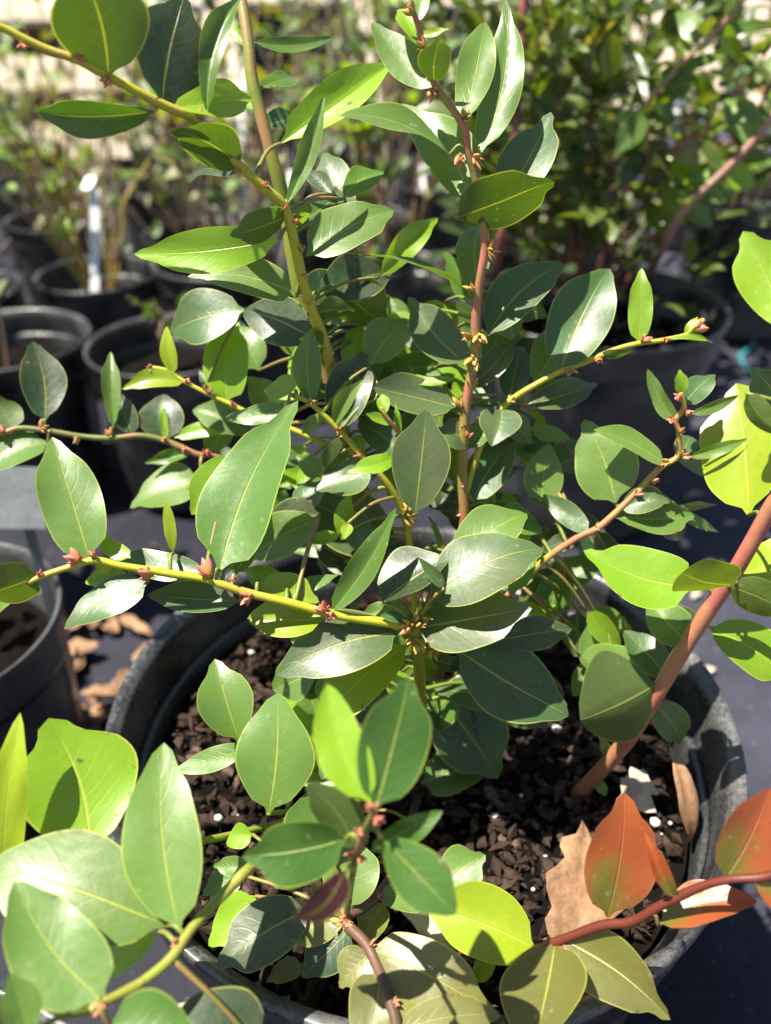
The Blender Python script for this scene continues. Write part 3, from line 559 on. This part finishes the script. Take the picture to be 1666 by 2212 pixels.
# ------------------------------------------------------------------ neighbouring pots and plants
LOWLEAF = [fixnormals(leaf_mesh(1.0, rng.uniform(.42, .62), 900 + q, rng.uniform(.1, .4), rng.uniform(-.04, .1), 0, 7, 4)) for q in range(8)]
for me in LOWLEAF: me.materials.append(LEAF)
def bg_plant(name, label, group, base, height, spread, nst, nleaf, Ls, kinds, stemc, seed, r0=.0022, lean=(0, 0), low=.15, bare=0.0, red=0.0):
    rr = random.Random(seed); root = empty(name, base); tag(root, label, "shrub", group)
    per = max(1, nleaf // nst)
    for q in range(nst):
        az = rr.uniform(0, 6.283); h = height * rr.uniform(.62, 1.05); sp = spread * rr.uniform(.35, 1.0)
        end = Vector((math.cos(az) * sp + lean[0], math.sin(az) * sp + lean[1], h))
        st = Vector((math.cos(az) * .012, math.sin(az) * .012, -.004))
        m1 = st.lerp(end, .33) + Vector((rr.uniform(-.02, .02), rr.uniform(-.02, .02), .03)) ; m2 = st.lerp(end, .68) + Vector((rr.uniform(-.02, .02), rr.uniform(-.02, .02), .02))
        P = catmull([st, m1, m2, end], 7); sr = r0 * rr.uniform(.6, 1.1)
        so_ = obj("stem", tube("stem", P, sr, sr * .35, 7, .1, seed + q), root, STEM, stemc)
        n = 0 if rr.random() < bare else per
        for j in range(n):
            t = low + (1 - low) * (j + rr.random()) / n; i = min(len(P) - 2, int(t * (len(P) - 1)))
            p = P[i].lerp(P[i + 1], rr.random()); d = (P[i + 1] - P[i]).normalized()
            a = j * 2.4 + rr.uniform(-.5, .5); e1 = d.orthogonal().normalized(); e2 = d.cross(e1)
            ax = (e1 * math.cos(a) + e2 * math.sin(a)) * rr.uniform(.6, 1) + d * rr.uniform(.1, .9) + Vector((0, 0, rr.uniform(-.2, .3)))
            L = rr.uniform(*Ls) * (1 - .25 * t); M = frame(p, p + ax.normalized() * L, Vector((rr.uniform(-.5, .5), rr.uniform(-.6, .4), 1)))
            c, mt = KIND[rr.choice(kinds)]; jj = rr.uniform(.75, 1.25)
            cc = (c[0] * jj, c[1] * jj, c[2] * jj, mt)
            if rr.random() < red: cc = (.36 * jj, .12 * jj, .03, .1)
            o_ = obj("leaf", rr.choice(LOWLEAF), None, None, cc)
            o_.parent = so_; o_.matrix_local = M @ Matrix.Scale(L, 4)
    return root
def pot_at(u, v, h, r, label, seed, **k):
    p = on_plane(u, v, h + .008); pot(p.x, p.y, r, h, label, seed * 1.3, True, seed, **k)[1]
    return p
BROWN = (.17, .115, .075, .3); TAN = (.30, .22, .14, .3); REDB = (.13, .035, .030, .6); PINKS = (.36, .19, .15, .9); YST = (.36, .30, .05, .6)
BL = "young shrubs in the pots behind"
# right-hand pot with the dense dark bush
p = on_plane(1300, 648, .258); _, s_ = pot(p.x, p.y, .131, .25, "ribbed black nursery pot holding the dense small leaved bush", .3, True, 3)
litter(s_, .11, 60, 14, 31, (.004, .012))
bg_plant("dense_bush", "dense dark green small leaved bush with reddish stems in ribbed pot", None, Vector((p.x - .01, p.y + .01, .215)), .38, .19, 18, 290, (.034, .058), 'dmmgUUo', REDB, 51, .0026, low=.22)
rs = empty("bare_red_stem", at(1060, 655, .72)); tag(rs, "tall bare dark red stem rising beside the dense bush", "plant stem")
q_ = on_plane(1052, 700, .21); rs.location = q_
P_ = [q_, at(1075, 560, .735), at(1108, 340, .70), at(1120, 180, .68), at(1133, -40, .66)]
obj("stem", tube("stem", [x - q_ for x in catmull(P_, 6)], .0046, .0034, 9, .08, 5), rs, STEM, (.10, .026, .024, .5))
# far right pot with pink stemmed shrub
p = pot_at(1650, 425, .22, .125, "black pot holding the pink stemmed shrub with rounded leaves", 4)
bg_plant("pink_stemmed_shrub", "loose shrub with pink stems and rounded pale leaves by the dirt path", None, Vector((p.x - .02, p.y, .185)), .40, .30, 9, 120, (.05, .075), 'gpUym', PINKS, 61, .0042, lean=(-.10, -.16), red=.05)
bush2 = on_plane(1215, 520, .21)
bg_plant("dense_bush", "second dense dark bush growing behind the ribbed pot", None, Vector((bush2.x, bush2.y, .008)), .62, .17, 16, 260, (.034, .055), 'dmmgoU', REDB, 52, .003, low=.35)
ps = empty("pink_branched_shrub", on_plane(1405, 560, .21)); tag(ps, "near shrub with arching pink branches and broad pale leaves", "shrub")
bA = Branch(ps, [(1700,215,.62), (1640,290,.635), (1600,335,.645), (1560,375,.655), (1500,430,.67), (1460,480,.69), (1435,530,.74), (1412,575,.86), (1405,600,.93)], .0030, .0048, (.40,.25,.19,.35), 31)
leaves(bA, [(1600,335,1660,345,.6,1,'U'), (1570,365,1630,400,.7,1,'y'), (1560,375,1500,300,.5,1,'U'), (1520,410,1440,330,.45,2,'y'), (1500,430,1590,400,.5,2,'p'), (1620,310,1560,215,.5,2,'p'), (1640,290,1610,210,.4,2,'y'), (1470,470,1430,390,.5,2,'U'), (1480,450,1540,490,.5,1,'g'), (1640,290,1666,220,.6,1,'U'), (1450,500,1400,430,.5,2,'g'), (1540,390,1470,380,.5,2,'g'), (1530,400,1570,430,.6,1,'g'), (1590,345,1520,350,.4,3,'U')])
leaves(bA, [(1540,330,1442,335,.55,1,'o',{'off':1}), (1530,300,1440,330,.35,0,'r',{'off':2})])
bA2 = Branch(ps, [(1640,-40,.58), (1590,20,.595), (1540,75,.61), (1470,140,.63), (1425,190,.64), (1400,225,.65), (1398,330,.70), (1400,460,.80), (1405,600,.93)], .0016, .0034, (.40,.25,.19,.35), 32)
leaves(bA2, [(1425,190,1500,140,.6,1,'p'), (1520,95,1470,20,.5,2,'p'), (1480,130,1460,15,.35,2,'p'), (1540,75,1666,45,.25,1,'g'), (1450,160,1570,118,.22,1,'g'), (1400,215,1370,110,.3,1,'m'), (1410,205,1500,185,.6,1.5,'p'), (1395,240,1460,260,.6,1,'g'), (1590,20,1580,-30,.8,1,'U'), (1395,240,1330,330,.5,2,'g'), (1395,300,1450,330,.4,2,'d'), (1560,60,1600,130,.4,2,'y'), (1400,260,1330,250,.5,1,'y'), (1395,340,1340,410,.5,1,'d'), (1398,380,1460,430,.5,1,'d')])
# left pots
p1 = pot_at(10, 728, .19, .095, "small black pot with lit inner wall at the left", 5)
p2 = pot_at(365, 738, .19, .093, "small black pot with deep shaded inside behind the left twigs", 6)
p3 = on_plane(-172, 1338, .208); pot(p3.x, p3.y, .086, .20, "black pot with curved rim beside the brown leaf litter", 1, True, 7)
pot(-.166, .042, .105, .245, "black pot with dusty pale rim below the lower leaves", 2, True, 8)
bg_plant("young_shrub", "young shrub with pale leaves in the pot beside brown litter", None, Vector((p3.x, p3.y, .165)), .05, .05, 3, 9, (.03, .04), 'gp', YST, 63, .0018)
bg_plant("young_shrub", "short sprig inside the deep shaded small pot", None, Vector((p2.x, p2.y, .152)), .10, .06, 3, 12, (.03, .04), 'dmg', BROWN, 64, .0018)
bg_plant("young_shrub", "thin brown sprig inside the small pot with lit inner wall", None, Vector((p1.x - .02, p1.y, .152)), .16, .06, 3, 10, (.025, .035), 'dmo', BROWN, 65, .0018)
# rows behind
r2 = random.Random(77); k_ = 0
spots = [(-.62, 1.12), (-.40, 1.18), (-.17, 1.10), (.05, 1.16), (-.82, 1.42), (-.56, 1.46), (-.30, 1.42), (-.04, 1.48), (.22, 1.44), (-1.02, 1.76), (-.74, 1.80), (-.46, 1.76), (-.18, 1.82), (.10, 1.78), (.40, 1.74), (.68, 1.95), (-1.2, 2.1), (-.85, 2.14), (-.5, 2.1), (-.16, 2.16), (.2, 2.12), (.52, 2.3)]
desc = ["bare twiggy", "sparse pale leaved", "thin yellow stemmed", "leggy olive leaved"]
for (x, y) in spots:
    x += r2.uniform(-.03, .03); y += r2.uniform(-.04, .04); k_ += 1; j = k_ % 4
    pot(x, y, .088, .17, "small black pot holding a " + desc[j] + " young shrub", r2.uniform(0, 6), True, 20 + k_, group="small pots in rows, " + desc[j])
    nl = (26, 64, 56, 72)[j]; kind = ('go', 'gpm', 'ygU', 'gom')[j]; stc = (TAN, (.42, .36, .28, .1), YST, TAN)[j]
    bg_plant("young_shrub", desc[j] + " young shrub in the blurred rows of small pots", BL + ", " + desc[j], Vector((x, y, .132)), r2.uniform(.30, .46), .16, 13 if y < 1.6 else 8, nl, (.032, .055), kind, stc, 200 + k_, .0026, low=.2, bare=.25)
# nearer leafy shoots standing behind the main shrub, centre
p = pot_at(760, 560, .20, .09, "small black pot hidden behind the main shrub's crown", 9)
bg_plant("young_shrub", "orange stemmed young shrub with oval leaves behind the main shrub", None, Vector((p.x, p.y, .165)), .36, .10, 6, 62, (.035, .055), 'mgdpy', (.38, .24, .04, .8), 71, .0030, low=.1)
p = pot_at(470, 560, .19, .09, "small black pot behind the upper left branch", 12)
bg_plant("young_shrub", "sparse dark twiggy shrub behind the upper left branch", None, Vector((p.x, p.y, .152)), .34, .13, 9, 40, (.03, .05), 'gdop', TAN, 73, .0022, low=.3)
# white plant stakes
def stake(u, v, h, z0, label, seed, head=True, hgt=.17):
    b = on_plane(u, v, z0); e = empty("plant_stake", b); tag(e, label, "plant stake", "white plant stakes")
    bm = bmesh.new(); bmesh.ops.create_cube(bm, size=1)
    for q in bm.verts: q.co = Vector((q.co.x * .013, q.co.y * .002, (q.co.z + .5) * hgt - .03))
    bmesh.ops.bevel(bm, geom=bm.edges[:], offset=.0006, segments=1)
    me = bpy.data.meshes.new("stake"); bm.to_mesh(me); bm.free(); o_ = obj("blade", me, e, WHITE); o_.rotation_euler = (-.30, .05, -.25)
    if head:
        bm = bmesh.new(); bmesh.ops.create_cube(bm, size=1)
        for q in bm.verts: q.co = Vector((q.co.x * .014, q.co.y * .0022, (q.co.z + .5) * .022))
        bmesh.ops.bevel(bm, geom=bm.edges[:], offset=.0007, segments=2)
        me = bpy.data.meshes.new("tag"); bm.to_mesh(me); bm.free(); h_ = obj("tag_head", me, e, WHITE, loc=(.008, .300 * (hgt - .03) - .012, hgt - .036)); h_.rotation_euler = (-1.0, .05, -.25)
stake(205, 658, 0, .15, "white plastic plant stake with bright bent head in front of twigs", 1, True, .185)
stake(1395, 560, 0, .22, "thin pale plant stake standing inside the dense bush", 2, False, .36)
stake(785, 110, 0, .15, "white plant stake far behind the main shrub", 3, True, .16)
stake(520, 330, 0, .14, "pale plant stake beside the blurred twigs", 4, False, .26)
# pallet boards far behind
pal = empty("wooden_pallet", (-1.25, 2.75, .0)); tag(pal, "weathered wooden pallet of pale planks behind the rows of pots", "pallet")
def box(name, sx, sy, sz, bev=.004):
    bm = bmesh.new(); bmesh.ops.create_cube(bm, size=1)
    for q in bm.verts: q.co = Vector((q.co.x * sx, q.co.y * sy, q.co.z * sz))
    bmesh.ops.bevel(bm, geom=bm.edges[:], offset=bev, segments=1); me = bpy.data.meshes.new(name); bm.to_mesh(me); bm.free(); return me
pl = box("plank", 1.35, .025, .11); bk = box("post", .10, .10, .50)
for i in range(3): obj("plank", pl, pal, WOOD, loc=(.0, -.13 + i * .09, .10 + i * .17), rot=(-.75, r2.uniform(-.01, .01), 0))
for x in (-.6, 0, .6): obj("post", bk, pal, WOOD, loc=(x, .12, .25))
# dry leaves and litter
def dry_leaf_mesh(L, W, seed, lobes):
    rr = random.Random(seed); me = leaf_mesh(L, W, seed, .35, .12, .3, 12, 8)
    for v_ in me.vertices:
        t = v_.co.x / L; v_.co.y *= 1 + lobes * math.sin(t * 19 + rr.random() * .3); v_.co.z += .18 * W * noise.noise((v_.co.x * 60, v_.co.y * 60, seed))
    return fixnormals(me)
def dry(u, v, h, L, W, rz, mat, label, seed, lobes=.12, tilt=(0, 0), group=None):
    o_ = obj("dry_leaf", dry_leaf_mesh(L, W, seed, lobes), None, mat, loc=on_plane(u, v, h), rot=(tilt[0], tilt[1], rz)); tag(o_, label, "dry leaf", group)
dry(1215, 2060, SOILZ + .010, .058, .030, 1.25, DRY, "large curled tan dry leaf on the potting soil", 1, .25, (.3, -.2))
dry(1330, 1760, SOILZ + .010, .034, .018, .9, DRYP, "pale crumpled dry leaf beside the thick pink stem", 2, .3, (.4, 0))
dry(1490, 1820, SOILZ + .008, .045, .012, 1.9, DRY, "narrow brown dry leaf leaning on the inner pot wall", 3, .05, (.2, -.9))
dry(970, 2050, SOILZ + .010, .030, .012, 2.4, DRYP, "small pale dry leaf near the red shoot's base", 4, .1)
dry(600, 1820, SOILZ + .008, .032, .014, .4, DRY, "small reddish dry leaf at the soil's left side", 5, .1)
for i in range(26):
    u = r2.uniform(95, 330); v = r2.uniform(1290, 1560)
    dry(u, v, .012 + r2.uniform(0, .012), r2.uniform(.025, .055), r2.uniform(.012, .026), r2.uniform(0, 6.28), DRY, "brown dry leaf in the litter between the two pots", 40 + i, .15, (r2.uniform(-.5, .5), r2.uniform(-.5, .5)), "brown leaf litter between the pots")
for i in range(14):
    u = r2.uniform(1470, 1660); v = r2.uniform(560, 1500)
    dry(u, v, .010, r2.uniform(.012, .03), r2.uniform(.006, .014), r2.uniform(0, 6.28), DRYP, "pale dry leaf scrap on the navy ground cloth", 80 + i, .1, (r2.uniform(-.3, .3), r2.uniform(-.3, .3)), "pale scraps on the ground cloth")
tw_ = [on_plane(u, v, .011) for (u, v) in ((1660, 650), (1640, 700), (1625, 745), (1600, 770), (1615, 800))]
o_ = obj("twine", tube("twine", [x - tw_[0] for x in catmull(tw_, 5)], .003, .003, 6, .1, 1), None, TEAL, loc=tw_[0]); tag(o_, "teal twine scrap lying on the navy ground cloth", "twine")
# grey tag standing in the left pot
tb = at(48, 1075, .52); tg = empty("plant_tag", (tb.x, tb.y, .163)); tag(tg, "blank grey plastic plant tag standing in the left pot", "plant tag")
obj("blade", box("blade", .030, .002, .040, .0008), tg, GREYTAG, loc=(0, 0, tb.z - .163), rot=(-.55, .1, .12)); obj("spike", box("spike", .006, .002, tb.z - .163, .0005), tg, GREYTAG, loc=(0, -.006, (tb.z - .163) * .5 - .012), rot=(-.08, 0, .12))
for i, (x, y) in enumerate([(-1.75, 3.12), (-1.28, 3.18), (-.80, 3.10), (-.32, 3.2), (.16, 3.12), (.62, 3.2)]):  # black tubs added so the gaps between the pallet planks look dark
    pot(x, y, .21, .42, "big black tub added to darken the gap behind the wooden pallet", i * .7, True, 300 + i, group="big black tubs added behind the pallet")

# slips standing in the pots of the rows
tagm = box("slip", .016, .0016, .075, .0005)
for i, (x, y) in enumerate(spots):
    if i % 3 == 2: continue
    a = r2.uniform(0, 6.28); o_ = obj("plant_label", tagm, None, WHITE, loc=(x + .055 * math.cos(a), y + .055 * math.sin(a), .160), rot=(r2.uniform(-.5, .1), r2.uniform(-.3, .3), r2.uniform(-.6, .6)))
    tag(o_, "small white plastic label stuck in a pot of the blurred rows", "plant label", "white labels in the blurred pots")
# unseen shrub added out of frame so its crown shades the leaf litter
pot(-.47, .60, .10, .20, "black pot holding the shrub added out of frame for shade", 1, True, 410)
bg_plant("shade_shrub", "broad leafy green shrub added out of frame to shade the leaf litter", None, Vector((-.47, .60, .165)), .28, .12, 12, 190, (.045, .065), 'gmpd', BROWN, 411, .003, low=.1)
# fine crumbs of the soil
def crumbs(soil, rad, n, seed):
    rr = random.Random(seed); v = []; f = []
    for i in range(n):
        a = rr.uniform(0, 6.283); q = rad * math.sqrt(rr.random()); c = Vector((q * math.cos(a), q * math.sin(a), rr.uniform(.001, .007))); s_ = .0007 + .0028 * rr.random() ** 2
        b = len(v); l = rr.uniform(.6, 2.6); rot = Matrix.Rotation(rr.uniform(0, 6.28), 3, 'Z') @ Matrix.Rotation(rr.uniform(-1, 1), 3, 'X')
        for d in ((l, 0, 0), (-l, 0, 0), (0, 1, 0), (0, -1, 0), (0, 0, .8), (0, 0, -.8)):
            v.append(tuple(c + rot @ (Vector(d) * s_ * rr.uniform(.7, 1.3))))
        for t in ((0, 2, 4), (2, 1, 4), (1, 3, 4), (3, 0, 4), (2, 0, 5), (1, 2, 5), (3, 1, 5), (0, 3, 5)): f.append(tuple(b + z for z in t))
    o_ = obj("soil_crumbs", mesh("soil_crumbs", v, f, None, False), soil, CRUMB); o_["kind"] = "stuff"
CRUMB = simple("soil_crumb", (.006, .004, .003), (.060, .038, .028), 18, .9, .5, .001, .15)
crumbs(msoil, .130, 3800, 3)

# far darker shrubs closing the rows
fard = ["broad", "round", "upright", "tangled", "low"]
for i, (x, y) in enumerate([(-.55, 2.55), (-.15, 2.75), (.22, 2.6), (-1.55, 2.5), (.62, 2.9)]):
    bg_plant("far_shrub", fard[i] + " dark green far shrub closing the rows of pots", "far dark shrubs", Vector((x, y, .0)), r2.uniform(.50, .62), .24, 14, 170, (.06, .10), 'ddmgo', TAN, 500 + i, .006, low=.12)
# tangled bare twigs between the rows
for i, (x, y) in enumerate([(-.70, 1.28), (-.48, 1.32), (-.25, 1.28), (-.95, 1.6), (-.62, 1.62), (-.36, 1.6), (-.05, 1.3)]):
    bg_plant("bare_twigs", "tangle of thin pale bare twigs between the pots", "tangles of bare twigs", Vector((x, y, .0)), r2.uniform(.40, .55), .16, 16, 32, (.025, .04), 'god', (.40, .33, .26, .1), 600 + i, .0028, low=.4)
# thick inner foliage of the dense bushes, far too many leaves to tell apart
def mass(parent_name_loc, n, cx, h, seed, color, Ls):
    rr = random.Random(seed); v = []; f = []; uv = []
    src = LOWLEAF[seed % 8]
    for i in range(n):
        a = rr.uniform(0, 6.28); q = cx * math.sqrt(rr.random()); z = h[0] + (h[1] - h[0]) * rr.random()
        L = rr.uniform(*Ls); p = Vector((q * math.cos(a), q * math.sin(a), z)); ax = Vector((math.cos(a) + rr.uniform(-.8, .8), math.sin(a) + rr.uniform(-.8, .8), rr.uniform(-.3, .9)))
        M = frame(p, p + ax, Vector((rr.uniform(-.6, .6), rr.uniform(-.6, .6), 1))) @ Matrix.Scale(L, 4); b = len(v)
        for x in src.vertices: v.append(tuple(M @ x.co))
        for pl_ in src.polygons: f.append(tuple(b + k for k in pl_.vertices))
        for k in range(8): uv += [(k / 7, j / 4) for j in range(5)]
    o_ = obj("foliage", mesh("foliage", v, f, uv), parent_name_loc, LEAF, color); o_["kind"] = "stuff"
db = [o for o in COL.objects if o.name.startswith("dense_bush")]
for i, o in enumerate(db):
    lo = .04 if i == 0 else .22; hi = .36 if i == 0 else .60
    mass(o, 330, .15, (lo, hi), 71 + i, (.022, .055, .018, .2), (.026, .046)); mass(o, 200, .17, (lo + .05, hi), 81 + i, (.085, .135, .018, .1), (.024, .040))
